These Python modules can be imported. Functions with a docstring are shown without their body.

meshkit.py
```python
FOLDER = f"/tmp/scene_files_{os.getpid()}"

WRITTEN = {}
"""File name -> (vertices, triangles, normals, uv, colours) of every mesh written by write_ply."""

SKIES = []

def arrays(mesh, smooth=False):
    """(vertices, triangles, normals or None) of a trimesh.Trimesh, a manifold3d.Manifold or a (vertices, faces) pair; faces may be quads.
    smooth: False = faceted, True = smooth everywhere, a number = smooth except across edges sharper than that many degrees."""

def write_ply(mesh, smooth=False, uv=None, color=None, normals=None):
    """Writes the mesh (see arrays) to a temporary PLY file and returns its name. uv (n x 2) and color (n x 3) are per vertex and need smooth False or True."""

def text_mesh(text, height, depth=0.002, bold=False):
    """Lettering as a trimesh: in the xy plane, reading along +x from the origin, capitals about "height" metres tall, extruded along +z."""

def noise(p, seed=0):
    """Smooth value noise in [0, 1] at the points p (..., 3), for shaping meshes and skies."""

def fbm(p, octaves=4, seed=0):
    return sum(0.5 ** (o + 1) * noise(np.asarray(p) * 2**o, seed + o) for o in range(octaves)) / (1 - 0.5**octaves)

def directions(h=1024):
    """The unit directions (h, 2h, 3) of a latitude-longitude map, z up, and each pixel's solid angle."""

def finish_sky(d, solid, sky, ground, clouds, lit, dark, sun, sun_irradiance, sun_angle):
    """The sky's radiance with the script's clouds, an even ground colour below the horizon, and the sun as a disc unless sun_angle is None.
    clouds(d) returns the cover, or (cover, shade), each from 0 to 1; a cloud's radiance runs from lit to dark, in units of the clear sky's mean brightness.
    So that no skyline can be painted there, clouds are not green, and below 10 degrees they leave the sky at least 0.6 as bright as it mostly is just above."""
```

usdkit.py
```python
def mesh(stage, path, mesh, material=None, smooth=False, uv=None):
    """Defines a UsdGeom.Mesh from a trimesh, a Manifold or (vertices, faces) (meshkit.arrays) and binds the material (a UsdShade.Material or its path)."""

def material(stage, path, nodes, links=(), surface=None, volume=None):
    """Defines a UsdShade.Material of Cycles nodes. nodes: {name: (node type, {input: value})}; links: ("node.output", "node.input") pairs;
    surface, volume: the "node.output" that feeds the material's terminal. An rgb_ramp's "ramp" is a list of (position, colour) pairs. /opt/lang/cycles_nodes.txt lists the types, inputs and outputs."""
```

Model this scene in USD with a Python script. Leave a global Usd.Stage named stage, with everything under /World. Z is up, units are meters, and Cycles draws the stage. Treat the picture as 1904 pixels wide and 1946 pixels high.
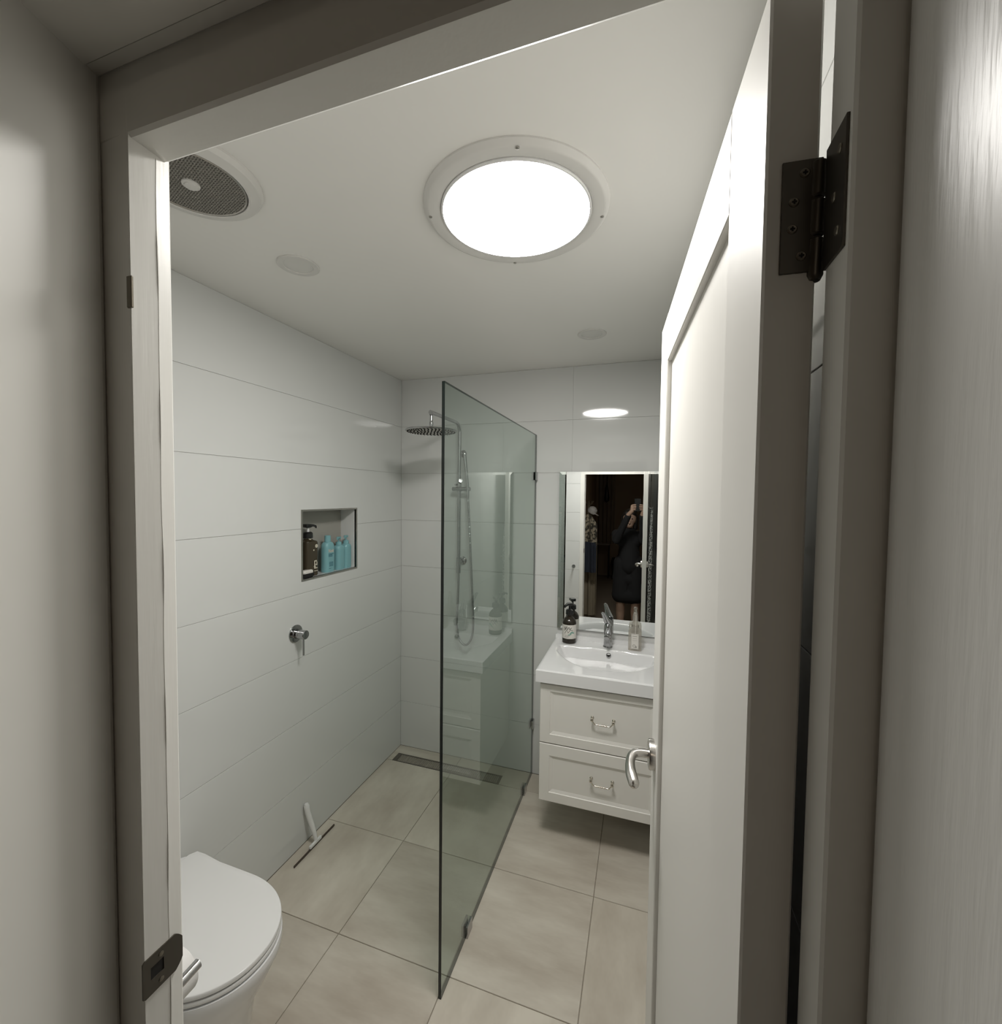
import math, numpy as np, trimesh, manifold3d as m3, usdkit, meshkit
from shapely.geometry import Polygon, box as sbox, Point
from pxr import Usd, UsdGeom, UsdLux, UsdShade, Gf, Sdf

stage = Usd.Stage.CreateInMemory()
UsdGeom.SetStageUpAxis(stage, UsdGeom.Tokens.z)
UsdGeom.SetStageMetersPerUnit(stage, 1.0)
UsdGeom.Xform.Define(stage, '/World')

# ------------------------------------------------------------------ camera, light level, exposure
F_PX, YAW, PITCH, ROLL, CAM_H = 822.83, 0.31697, -0.03699, 0.01119, 1.6626
LAMP_STRENGTH = 52.0       # the round ceiling light is the only lamp that is on
HALL_STRENGTH = 8.0        # a dim dome lamp further back in the hall
EXPOSURE = 0.0
cam = UsdGeom.Camera.Define(stage, '/World/camera')
cy_, sy_, cp_, sp_, cr_, sr_ = math.cos(YAW), math.sin(YAW), math.cos(PITCH), math.sin(PITCH), math.cos(ROLL), math.sin(ROLL)
fwd = np.array([-sy_ * cp_, cy_ * cp_, sp_]); up0 = np.array([sp_ * sy_, -sp_ * cy_, cp_]); rt0 = np.array([cy_, sy_, 0.0])
rt = cr_ * rt0 + sr_ * up0; up = -sr_ * rt0 + cr_ * up0
M = Gf.Matrix4d(*rt, 0, *up, 0, *(-fwd), 0, 0, 0, CAM_H, 1)
cam.AddTransformOp().Set(M)
cam.CreateHorizontalApertureAttr(36.0)
cam.CreateVerticalApertureAttr(36.0 * 1946 / 1904)
cam.CreateFocalLengthAttr(F_PX / 1904 * 36.0)
cam.CreateClippingRangeAttr(Gf.Vec2f(0.01, 100))
cam.CreateExposureAttr(EXPOSURE)

# ------------------------------------------------------------------ materials
def mat(name, color, rough=0.5, metal=0.0, noise=None, bump=None, **kw):
    nodes = {'p': ('principled_bsdf', dict(base_color=color, roughness=rough, metallic=metal, **kw))}
    links = []
    if noise or bump:
        nodes['g'] = ('texture_coordinate', {})
    if noise:      # (scale xyz, second colour, detail)
        sc, c2, lo, hi = noise
        nodes['m'] = ('mapping', {'scale': sc}); nodes['n'] = ('noise_texture', {'scale': 1.0, 'detail': 6.0, 'roughness': 0.6})
        nodes['r'] = ('rgb_ramp', {'ramp': [(lo, color), (hi, c2)]})
        links += [('g.object', 'm.vector'), ('m.vector', 'n.vector'), ('n.fac', 'r.fac'), ('r.color', 'p.base_color')]
    if bump:       # (scale xyz, strength, distance)
        sc, st, di = bump
        nodes['bm'] = ('mapping', {'scale': sc}); nodes['bn'] = ('noise_texture', {'scale': 1.0, 'detail': 3.0})
        nodes['b'] = ('bump', {'strength': st, 'distance': di})
        links += [('g.object', 'bm.vector'), ('bm.vector', 'bn.vector'), ('bn.fac', 'b.height'), ('b.normal', 'p.normal')]
    return usdkit.material(stage, '/World/Looks/' + name, nodes, links, surface='p.BSDF')

MT = {}
MT['tile'] = mat('wall_tile', (.70, .705, .69), .05, bump=((2.2, 2.2, 2.2), .012, .02))
MT['grout'] = mat('wall_grout', (.56, .55, .53), .8)
MT['ceiling'] = mat('ceiling_paint', (.85, .835, .80), .55, bump=((60, 60, 60), .05, .002))
MT['floor_tile'] = mat('floor_tile', (.47, .415, .345), .42, noise=((1.6, 5.5, 2.0), (.70, .655, .57), .34, .68), bump=((25, 60, 20), .08, .004))
MT['floor_tile_b'] = mat('floor_tile_b', (.50, .445, .37), .40, noise=((4.2, 2.0, 2.0), (.71, .66, .57), .34, .68), bump=((30, 50, 20), .08, .004))
MT['floor_grout'] = mat('floor_grout', (.33, .295, .24), .9)
MT['trim'] = mat('trim_paint', (.78, .77, .73), .34, bump=((70, 70, 6), .12, .003))
MT['lining'] = mat('lining_paint', (.80, .79, .745), .36, bump=((30, 30, 4), .03, .003))
MT['lining_r'] = mat('lining_brushed', (.78, .77, .735), .37, bump=((120, 120, 11), .20, .004))
MT['door'] = mat('door_paint', (.80, .785, .745), .45, bump=((70, 40, 5), .06, .003), specular_ior_level=.2)
MT['hall_wall'] = mat('hall_wall', (.40, .32, .24), .8)
MT['hall_floor'] = mat('hall_carpet', (.24, .205, .165), .95, bump=((200, 200, 200), .5, .004))
MT['chrome'] = mat('chrome', (.44, .44, .445), .06, 1.0)
MT['satin'] = mat('satin_nickel', (.62, .60, .57), .24, 1.0)
MT['steel_d'] = mat('drain_steel', (.27, .25, .225), .4, 1.0)
MT['niche_tile'] = mat('niche_tile', (.36, .345, .31), .25)
MT['nickel'] = mat('nickel', (.66, .62, .55), .15, 1.0)
MT['steel'] = mat('brushed_steel', (.48, .46, .43), .35, 1.0)
MT['bronze'] = mat('dark_hinge', (.10, .09, .075), .38, .75)
MT['bronze_l'] = mat('worn_hinge', (.20, .18, .145), .4, .8)
MT['void'] = mat('dark_hollow', (.012, .011, .010), .8)
MT['plastic'] = mat('white_plastic', (.80, .80, .79), .22)
MT['ceramic'] = mat('white_ceramic', (.82, .82, .82), .06)
MT['cabinet'] = mat('cabinet_paint', (.82, .80, .755), .33)
MT['fitting'] = mat('ceiling_fitting', (.70, .685, .655), .5)
MT['lens'] = mat('downlight_lens', (.70, .69, .66), .4)
MT['mesh_grey'] = mat('fan_mesh', (.30, .285, .25), .5)
MT['mirror'] = mat('mirror_silver', (.90, .92, .91), .0, 1.0)
MT['glass_edge'] = mat('glass_edge', (.004, .007, .006), .15)
MT['teal'] = mat('teal_plastic', (.21, .43, .465), .35)
MT['teal_d'] = mat('teal_ink', (.03, .13, .17), .5)
MT['peach'] = mat('peach_ink', (.75, .55, .42), .5)
MT['black'] = mat('black_plastic', (.012, .012, .012), .25)
MT['amber'] = mat('dark_amber', (.030, .022, .014), .12, transmission_weight=.25)
MT['dark_liquid'] = mat('dark_wash', (.055, .042, .025), .12)
MT['label_w'] = mat('label_paper', (.72, .69, .64), .6)
MT['ink'] = mat('label_ink', (.06, .055, .05), .6)
MT['label_d'] = mat('label_ink_pale', (.62, .58, .48), .5)
MT['green_ink'] = mat('label_green', (.22, .38, .32), .6)
MT['soap_white'] = mat('soap_bar', (.72, .69, .64), .45)
MT['paper'] = mat('toilet_paper', (.78, .77, .75), .95, bump=((90, 90, 90), .2, .002))
MT['card'] = mat('cardboard', (.16, .13, .10), .9)
MT['rubber'] = mat('brown_rubber', (.075, .055, .042), .6)
MT['skin'] = mat('skin', (.40, .265, .195), .55)
MT['hair'] = mat('hair_dark', (.014, .011, .009), .5)
MT['cloth_k'] = mat('cloth_black', (.010, .010, .011), .9)
MT['cloth_denim'] = mat('cloth_denim', (.025, .03, .045), .9)
MT['cloth_beige'] = mat('cloth_beige', (.26, .22, .155), .9)
MT['cloth_pale'] = mat('cloth_pale', (.42, .40, .38), .9)
MT['curtain'] = mat('cloth_curtain', (.30, .265, .21), .9)
MT['cloth_pat'] = mat('cloth_patterned', (.05, .045, .035), .9, noise=((26, 26, 26), (.42, .36, .26), .45, .56))
MT['towel'] = usdkit.material(stage, '/World/Looks/towel', {
    'g': ('texture_coordinate', {}), 'm': ('mapping', {'scale': (85, 85, 85), 'rotation': (.6, .5, .7)}), 'v': ('voronoi_texture', {'scale': 1.0}),
    'r': ('rgb_ramp', {'ramp': [(.0, (.02, .02, .022)), (.42, (.02, .02, .022)), (.46, (.74, .74, .73)), (1, (.74, .74, .73))]}),
    'p': ('principled_bsdf', {'roughness': .95})},
    [('g.object', 'm.vector'), ('m.vector', 'v.vector'), ('v.distance', 'r.fac'), ('r.color', 'p.base_color')], surface='p.BSDF')
MT['lamp'] = usdkit.material(stage, '/World/Looks/lamp_diffuser', {'e': ('emission', {'color': (1.0, .975, .935), 'strength': LAMP_STRENGTH})}, [], surface='e.emission')
# thin-walled sheet glass: transparent tint, mirror reflection by fresnel on the outer face only
MT['hall_lamp'] = usdkit.material(stage, '/World/Looks/hall_lamp', {'e': ('emission', {'color': (1.0, .86, .68), 'strength': HALL_STRENGTH})}, [], surface='e.emission')
MT['glass'] = usdkit.material(stage, '/World/Looks/shower_glass', {
    'geo': ('geometry', {}), 'f': ('fresnel', {'IOR': 1.75}), 'inv': ('math', {'math_type': 'subtract', 'value1': 1.0}),
    'mul': ('math', {'math_type': 'multiply'}), 't': ('transparent_bsdf', {'color': (.815, .862, .838)}),
    'gl': ('glossy_bsdf', {'color': (.93, .97, .95), 'roughness': 0.0}), 'mix': ('mix_closure', {})},
    [('geo.backfacing', 'inv.value2'), ('inv.value', 'mul.value1'), ('f.fac', 'mul.value2'), ('mul.value', 'mix.fac'),
     ('t.BSDF', 'mix.closure1'), ('gl.BSDF', 'mix.closure2')], surface='mix.closure')
MT['clear'] = usdkit.material(stage, '/World/Looks/clear_plastic', {
    'geo': ('geometry', {}), 'f': ('fresnel', {'IOR': 1.5}), 'inv': ('math', {'math_type': 'subtract', 'value1': 1.0}),
    'mul': ('math', {'math_type': 'multiply'}), 't': ('transparent_bsdf', {'color': (.86, .84, .80)}),
    'gl': ('glossy_bsdf', {'color': (1, 1, 1), 'roughness': 0.03}), 'mix': ('mix_closure', {}),
    'd': ('diffuse_bsdf', {'color': (.72, .69, .64)}), 'mix2': ('mix_closure', {'fac': .22})},
    [('geo.backfacing', 'inv.value2'), ('inv.value', 'mul.value1'), ('f.fac', 'mul.value2'), ('mul.value', 'mix.fac'),
     ('t.BSDF', 'mix2.closure1'), ('d.BSDF', 'mix2.closure2'), ('mix2.closure', 'mix.closure1'), ('gl.BSDF', 'mix.closure2')], surface='mix.closure')

# ------------------------------------------------------------------ object helpers
used, ORIGIN = {}, {}
def numbered(path):
    n = used.get(path, 0); used[path] = n + 1
    return path if n == 0 else f'{path}_{n:03d}'
def tag(prim, label=None, cat=None, group=None, kind=None):
    for k, v in (('label', label), ('category', cat), ('group', group), ('kind', kind)):
        if v: prim.SetCustomDataByKey(k, v)
def thing(name, label, cat, base=(0, 0, 0), group=None, kind=None):
    x = UsdGeom.Xform.Define(stage, numbered('/World/' + name)); x.AddTranslateOp().Set(Gf.Vec3d(*map(float, base)))
    tag(x.GetPrim(), label, cat, group, kind); ORIGIN[str(x.GetPath())] = np.array(base, float)
    return x.GetPrim()
def part(name, mesh, material, parent, smooth=30, label=None, kind=None):
    path = numbered(str(parent.GetPath()) + '/' + name)
    o = ORIGIN[str(parent.GetPath())]
    v, f = (mesh.to_mesh().vert_properties[:, :3], mesh.to_mesh().tri_verts) if hasattr(mesh, 'to_mesh') else (np.array(mesh.vertices), np.array(mesh.faces))
    p = usdkit.mesh(stage, path, trimesh.Trimesh(np.asarray(v, float) - o, f, process=False), MT[material], smooth=smooth).GetPrim()
    ORIGIN[path] = o; tag(p, label, None, None, kind)
    return p
def cat_(*ms): return trimesh.util.concatenate([tm(m) for m in ms])
def tm(m):
    if hasattr(m, 'to_mesh'):
        q = m.to_mesh(); return trimesh.Trimesh(q.vert_properties[:, :3].astype(float), q.tri_verts, process=False)
    return m
def cb(x0, y0, z0, x1, y1, z1, c=0.0015):          # chamfered box
    if x0 > x1: x0, x1 = x1, x0
    if y0 > y1: y0, y1 = y1, y0
    if z0 > z1: z0, z1 = z1, z0
    c = min(c, .45 * min(x1 - x0, y1 - y0, z1 - z0)); P = []
    for d in ((c, c, 0), (c, 0, c), (0, c, c)):
        for sx in (0, 1):
            for sy in (0, 1):
                for sz in (0, 1):
                    P.append((x1 - d[0] if sx else x0 + d[0], y1 - d[1] if sy else y0 + d[1], z1 - d[2] if sz else z0 + d[2]))
    return trimesh.convex.convex_hull(np.array(P))
def bx(x0, y0, z0, x1, y1, z1): return trimesh.creation.box(bounds=[(min(x0, x1), min(y0, y1), min(z0, z1)), (max(x0, x1), max(y0, y1), max(z0, z1))])
def frame_of(d):
    d = np.array(d, float); d /= np.linalg.norm(d); a = np.array([0, 0, 1.0]) if abs(d[2]) < .9 else np.array([1.0, 0, 0])
    u = np.cross(a, d); u /= np.linalg.norm(u); return u, np.cross(d, u), d
def tube(path, r, n=20, cap=True):                  # swept round tube; r a number or one per point
    P = np.array(path, float); R = np.broadcast_to(np.asarray(r, float), (len(P),)); T = np.gradient(P, axis=0)
    u, w, _ = frame_of(T[0]); V = []; a = np.linspace(0, 2 * np.pi, n, endpoint=False)
    for p, t, rr in zip(P, T, R):
        t = t / np.linalg.norm(t); u = u - t * (u @ t); u /= np.linalg.norm(u); w = np.cross(t, u)
        V.append(p + rr * (np.cos(a)[:, None] * u + np.sin(a)[:, None] * w))
    V = np.vstack(V); Fc = []
    for i in range(len(P) - 1):
        for j in range(n):
            k = (j + 1) % n; A, B, C, D = i * n + j, i * n + k, (i + 1) * n + k, (i + 1) * n + j
            Fc += [(A, B, C), (A, C, D)]
    if cap:
        V = np.vstack([V, P[0], P[-1]]); c0, c1 = len(V) - 2, len(V) - 1; L = (len(P) - 1) * n
        for j in range(n): k = (j + 1) % n; Fc += [(c0, k, j), (c1, L + j, L + k)]
    return trimesh.Trimesh(V, Fc, process=False)
def lathe(prof, at, axis=(0, 0, 1), n=48):          # prof: (radius, height) pairs from bottom to top
    u, w, d = frame_of(axis); a = np.linspace(0, 2 * np.pi, n, endpoint=False); V = []; at = np.array(at, float)
    for r, h in prof: V.append(at + d * h + max(r, 1e-5) * (np.cos(a)[:, None] * u + np.sin(a)[:, None] * w))
    V = np.vstack(V); Fc = []
    for i in range(len(prof) - 1):
        for j in range(n):
            k = (j + 1) % n; Fc += [(i * n + j, i * n + k, (i + 1) * n + k), (i * n + j, (i + 1) * n + k, (i + 1) * n + j)]
    return trimesh.Trimesh(V, Fc, process=False)
def smooth_path(pts, n=40):
    from scipy.interpolate import CubicSpline
    P = np.array(pts, float); s = np.r_[0, np.cumsum(np.linalg.norm(np.diff(P, axis=0), axis=1))]
    return CubicSpline(s, P)(np.linspace(0, s[-1], n))
def extrude(poly, h, R=np.eye(3), at=(0, 0, 0)):    # polygon in local xy extruded along local z; R columns = local axes in world
    ms = [trimesh.creation.extrude_polygon(g, h, engine='earcut') for g in getattr(poly, 'geoms', [poly])]
    m = trimesh.util.concatenate(ms); m.vertices = np.array(m.vertices) @ np.array(R, float).T + np.array(at, float)
    if np.linalg.det(np.array(R, float)) < 0: m.invert()
    return m
def loft(rings, cap=True):                           # list of (k,3) closed rings
    k = len(rings[0]); V = np.vstack(rings); Fc = []
    for i in range(len(rings) - 1):
        for j in range(k):
            q = (j + 1) % k; Fc += [(i * k + j, i * k + q, (i + 1) * k + q), (i * k + j, (i + 1) * k + q, (i + 1) * k + j)]
    if cap:
        V = np.vstack([V, rings[0].mean(0), rings[-1].mean(0)]); a, b = len(V) - 2, len(V) - 1; L = (len(rings) - 1) * k
        for j in range(k): q = (j + 1) % k; Fc += [(a, q, j), (b, L + j, L + q)]
    m = trimesh.Trimesh(V, Fc, process=False)
    if m.volume < 0: m.invert()
    return m
def rrect(w, d, r, n=6):                              # rounded rectangle ring, centred
    out = []
    for cx, cy, a0 in ((w / 2 - r, d / 2 - r, 0), (-w / 2 + r, d / 2 - r, 90), (-w / 2 + r, -d / 2 + r, 180), (w / 2 - r, -d / 2 + r, 270)):
        for a in np.radians(np.linspace(a0, a0 + 90, n)): out.append((cx + r * math.cos(a), cy + r * math.sin(a)))
    return np.array(out)
def text_on(txt, h, origin, xdir, ydir, depth=.0006, bold=False):
    m = meshkit.text_mesh(txt, h, depth, bold); R = np.stack([xdir, ydir, np.cross(xdir, ydir)], 1).astype(float)
    m.vertices = np.array(m.vertices) @ R.T + np.array(origin, float); return m

# ------------------------------------------------------------------ the room
XL, XR, YB, YF, ZC, TT = -1.498, 0.17, 2.48, 0.385, 2.40, 0.008
G = .0008                                             # half a joint
NY0, NY1, NZ0, NZ1, ND = 1.615, 2.010, 1.263, 1.581, .10   # niche opening

wl = thing('wall_left', 'white tiled left wall of the shower and toilet side, with the recessed niche', 'wall', (XL, 1.4, 0), kind='structure')
part('wall_core', cat_(bx(XL - .14, .2, 0, XL - TT + .0055, NY0 - .0035, ZC), bx(XL - .14, NY1 + .0035, 0, XL - TT + .0055, YB + .1, ZC),
                       bx(XL - .14, NY0 - .0035, 0, XL - TT + .0055, NY1 + .0035, NZ0 - .0035), bx(XL - .14, NY0 - .0035, NZ1 + .0035, XL - TT + .0055, NY1 + .0035, ZC),
                       bx(XL - .14, NY0 - .0035, NZ0 - .0035, XL - ND - .0045, NY1 + .0035, NZ1 + .0035)), 'grout', wl, False)
RX = np.array([[0, 0, 1], [1, 0, 0], [0, 1, 0]], float)     # local x->y, y->z, z->x
hole = sbox(NY0 - .004, NZ0 - .004, NY1 + .004, NZ1 + .004)
for k in range(8):
    for y0, y1 in ((.2, .98), (.98, YB)):
        t = sbox(y0 + G * .4, .3 * k + G, y1 - G * .4, .3 * k + .3 - G)
        if t.intersects(hole):
            t = t.difference(hole); part('tile', extrude(t, TT, RX, (XL - TT, 0, 0)), 'tile', wl, False)
        else:
            part('tile', cb(XL - TT, y0 + G * .4, .3 * k + G, XL, y1 - G * .4, .3 * k + .3 - G, .0006), 'tile', wl, False)
nr = cat_(bx(XL - ND - .004, NY0, NZ0, XL - ND, NY1, NZ1))
part('niche_back', nr, 'niche_tile', wl, False)
part('niche_side', bx(XL - ND, NY0 - .003, NZ0, XL - .002, NY0, NZ1), 'tile', wl, False)
part('niche_side', bx(XL - ND, NY1, NZ0, XL - .002, NY1 + .003, NZ1), 'tile', wl, False)
part('niche_top', bx(XL - ND, NY0, NZ1, XL - .002, NY1, NZ1 + .003), 'tile', wl, False)
part('niche_sill', bx(XL - ND, NY0, NZ0 - .003, XL - .002, NY1, NZ0), 'tile', wl, False)
fr = sbox(NY0 - .008, NZ0 - .008, NY1 + .008, NZ1 + .008).difference(sbox(NY0, NZ0, NY1, NZ1))
part('niche_frame', extrude(fr, .012, RX, (XL - .009, 0, 0)), 'steel', wl, False, label='grey metal edge trim framing the niche')

def wall_tiles(par, axis, pos, a0, a1, splits, out, tilt=False):       # tiles on a plane wall; out = +1/-1 direction of the room
    for k in range(8):
        es = [a0] + splits + [a1]
        for s0, s1 in zip(es[:-1], es[1:]):
            lo, hi = s0 + G * .4, s1 - G * .4
            if axis == 1 and tilt and k == 6 and s0 > -.5:
                m = cb(lo, pos, .3 * k + G, hi, pos - out * TT, .3 * k + .3 - G, .0006); v = np.array(m.vertices); v[:, 1] -= (.3 * k + .3 - v[:, 2]) * .0045; m.vertices = v
            elif axis == 1: m = cb(lo, pos, .3 * k + G, hi, pos - out * TT, .3 * k + .3 - G, .0006)
            else: m = cb(pos, lo, .3 * k + G, pos - out * TT, hi, .3 * k + .3 - G, .0006)
            part('tile', m, 'tile', par, False)
wb = thing('wall_back', 'white tiled back wall behind the shower column, mirror and vanity', 'wall', (-.66, YB, 0), kind='structure')
part('wall_core', bx(XL - .14, YB + .0025, 0, XR + .14, YB + .12, ZC), 'grout', wb, False)
wall_tiles(wb, 1, YB, XL, XR, [-.39], -1, True)
wr = thing('wall_right', 'white tiled right wall seen through the gap at the door hinges', 'wall', (XR, 1.4, 0), kind='structure')
part('wall_core', bx(XR + .0025, .2, 0, XR + .14, YB + .1, ZC), 'grout', wr, False)
wall_tiles(wr, 0, XR, YF, YB, [YF + .9], -1)
wf = thing('wall_front', 'tiled wall around the doorway, seen only in the mirror', 'wall', (-.2, YF, 0), kind='structure')
part('wall_core', cat_(bx(-1.7, .2, 0, -.597, YF - .0055, ZC), bx(.168, .2, 0, 1.2, YF - .0055, ZC), bx(-.60, .2, 2.165, .168, YF - .0055, ZC)), 'trim', wf, False)
for k in range(8):
    part('tile', cb(XL, YF - TT, .3 * k + G, -.575, YF, .3 * k + .3 - G, .0006), 'tile', wf, False)
    part('tile', cb(.147, YF - TT, .3 * k + G, XR, YF, .3 * k + .3 - G, .0006), 'tile', wf, False)
part('tile', cb(-.573, YF - TT, 2.10, .145, YF, 2.399, .0006), 'tile', wf, False)

ce = thing('ceiling', 'plain off-white plasterboard ceiling of the bathroom', 'ceiling', (-.66, 1.4, ZC), kind='structure')
part('plasterboard', bx(XL - .14, .2, ZC, XR + .14, YB + .12, ZC + .05), 'ceiling', ce, False)

fl = thing('floor', 'taupe stone-look square floor tiles of the bathroom', 'floor', (-.66, 1.4, 0), kind='structure')
part('floor_bed', bx(XL - .14, .33, -.06, XR + .14, YB + .12, -.0035), 'floor_grout', fl, False)
DR = (-1.462, 2.318, -.757, 2.398)
xs = [XL, -1.0595, -.6095, -.1595, XR]; ys = [.375, .847, 1.3145, 1.7815, 2.318, YB]
for i in range(4):
    for j in range(5):
        x0, x1, y0, y1 = xs[i] + .0014, xs[i + 1] - .0014, ys[j] + .0014, ys[j + 1] - .0014
        m_ = 'floor_tile' if (i * 3 + j * 5) % 4 < 2 else 'floor_tile_b'
        t = sbox(x0, y0, x1, y1).difference(sbox(*DR))
        if abs(t.area - (x1 - x0) * (y1 - y0)) < 1e-9: part('floor_slab', cb(x0, y0, -.02, x1, y1, 0, .0012), m_, fl, False)
        else: part('floor_slab', extrude(t, .02, at=(0, 0, -.02)), m_, fl, False)

# door frame: jambs, header, lining boards
def prism(poly, z0, z1): return extrude(Polygon(poly), z1 - z0, at=(0, 0, z0))
JL, JR, ZH = -.533, .1205, 2.044
t1 = thing('trim_1', 'white painted left door jamb with a worn rough edge and strike plate', 'door jamb', (JL, .35, 0), kind='structure')
part('jamb', prism([(JL, .3285), (JL, .356), (JL - .0035, .3725), (JL - .006, .375), (-.60, .375), (-.60, .330), (JL - .002, .328)], 0, 2.12), 'trim', t1, False)
part('paint_ridge', tube([(JL, .3562 + .0007 * math.sin(z * 31) * math.sin(z * 7), z) for z in np.linspace(.3, 2.04, 90)], [.0003 + .0005 * (math.sin(z * 53) * math.sin(z * 17) > .1) for z in np.linspace(.3, 2.04, 90)], 6), 'trim', t1)
part('latch_remnant', cb(JL - .004, .3262, 1.862, JL + .0035, .3292, 1.896, .0008), 'bronze_l', t1, label='small dull metal stub on the jamb edge')
sp = sbox(.3255, 1.077, .3705, 1.123)
e1 = Point(.345, 1.10).buffer(.0285, 32)
sp = sp.intersection(sbox(.333, 1.07, .36, 1.13).union(e1)).difference(sbox(.334, 1.094, .3485, 1.109))
part('strike_plate', extrude(sp, .0016, RX, (JL - .0002, 0, 0)), 'bronze', t1, False, label='dark metal strike plate with latch hole')
part('latch_hole', bx(JL - .0004, .3335, 1.0935, JL + .0004, .349, 1.1095), 'void', t1, False)
for z in (1.0845, 1.1155): part('screw', lathe([(.0028, 0), (.0028, .0006), (.0018, .0009), (0, .0009)], (JL + .0013, .3455, z), (1, 0, 0), 14), 'bronze_l', t1)
t2 = thing('trim_2', 'white painted door header across the top of the doorway', 'door header', (-.2, .35, ZH), kind='structure')
RH = np.array([[0, 0, 1], [1, 0, 0], [0, 1, 0]], float)
part('header', extrude(Polygon([(.328, 2.09), (.3283, 2.0475), (.3315, ZH), (.367, ZH), (.374, ZH + .006), (.375, 2.16), (.329, 2.16), (.328, 2.158)]), .76, RH, (-.60, 0, 0)), 'trim', t2, False)
t3 = thing('trim_3', 'white painted right door jamb that carries the hinge', 'door jamb', (JR, .355, 0), kind='structure')
part('jamb', prism([(JR, .337), (JR + .002, .335), (.17, .335), (.17, .374), (JR + .001, .374), (JR, .372)], 0, 2.12), 'lining', t3, False)
t4 = thing('trim_4', 'grey white lining board left of the doorway on the hall side', 'lining', (-.58, .26, 0), kind='structure')
part('board', prism([(-.5785, .329), (-.5745, .324), (-.571, .312), (-.540, .2), (-.60, .2), (-.60, .329)], 0, 2.17), 'lining', t4, False)
t5 = thing('trim_5', 'grey white lining board right of the doorway on the hall side', 'lining', (.145, .26, 0), kind='structure')
part('board', prism([(.148, .336), (.1455, .331), (.145, .322), (.1505, .2), (.175, .2), (.175, .336)], 0, 2.17), 'lining_r', t5, False)
t6 = thing('trim_6', 'lining board over the doorway on the hall side', 'lining', (-.2, .26, 2.115), kind='structure')
part('board', extrude(Polygon([(.329, 2.118), (.326, 2.115), (.314, 2.115), (.3135, 2.118), (.3125, 2.118), (.312, 2.113), (.2, 2.113), (.2, 2.17), (.329, 2.17)]), .76, RH, (-.60, 0, 0)), 'lining', t6, False)

# door leaf, swung open into the room
P0 = np.array([.0812, .3755, 0.0]); DT = np.array([-.0708, .9975, 0]); DN = np.array([.9975, .0708, 0]); DL, DTH = .690, .035
RD = np.stack([DT, DN, [0, 0, 1]], 1)
def dd(m):                                              # local (t, n, z) -> world
    m = m.copy(); m.vertices = np.array(m.vertices) @ RD.T + P0
    if np.linalg.det(RD) < 0: m.invert()
    return m
d1 = thing('door_1', 'white painted panel door swung open into the bathroom', 'door', tuple(P0), kind='structure')
part('stile', dd(cb(0, 0, .012, .1075, DTH, 2.04, .0018)), 'door', d1)
part('stile', dd(cb(.578, 0, .012, DL, DTH, 2.04, .0018)), 'door', d1)
part('rail', dd(cb(.108, .0003, 1.941, .5775, DTH - .0003, 2.0395, .0012)), 'door', d1)
part('rail', dd(cb(.108, .0003, .0125, .5775, DTH - .0003, .20, .0012)), 'door', d1)
part('panel', dd(cb(.10, .009, .19, .586, DTH - .009, 1.95, .001)), 'door', d1)
hz0, hz1 = 1.829, 1.9095
hp = part('hinge', cat_(dd(cb(-.0016, .0108, hz0, .0006, DTH + .002, hz1, .0004)), cb(JR - .0018, .341, hz0 - .002, JR + .0006, .374, hz1 + .002, .0004)), 'bronze', d1, label='dark butt hinge near the top of the door')
KX, KY = .1155, .3795
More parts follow.
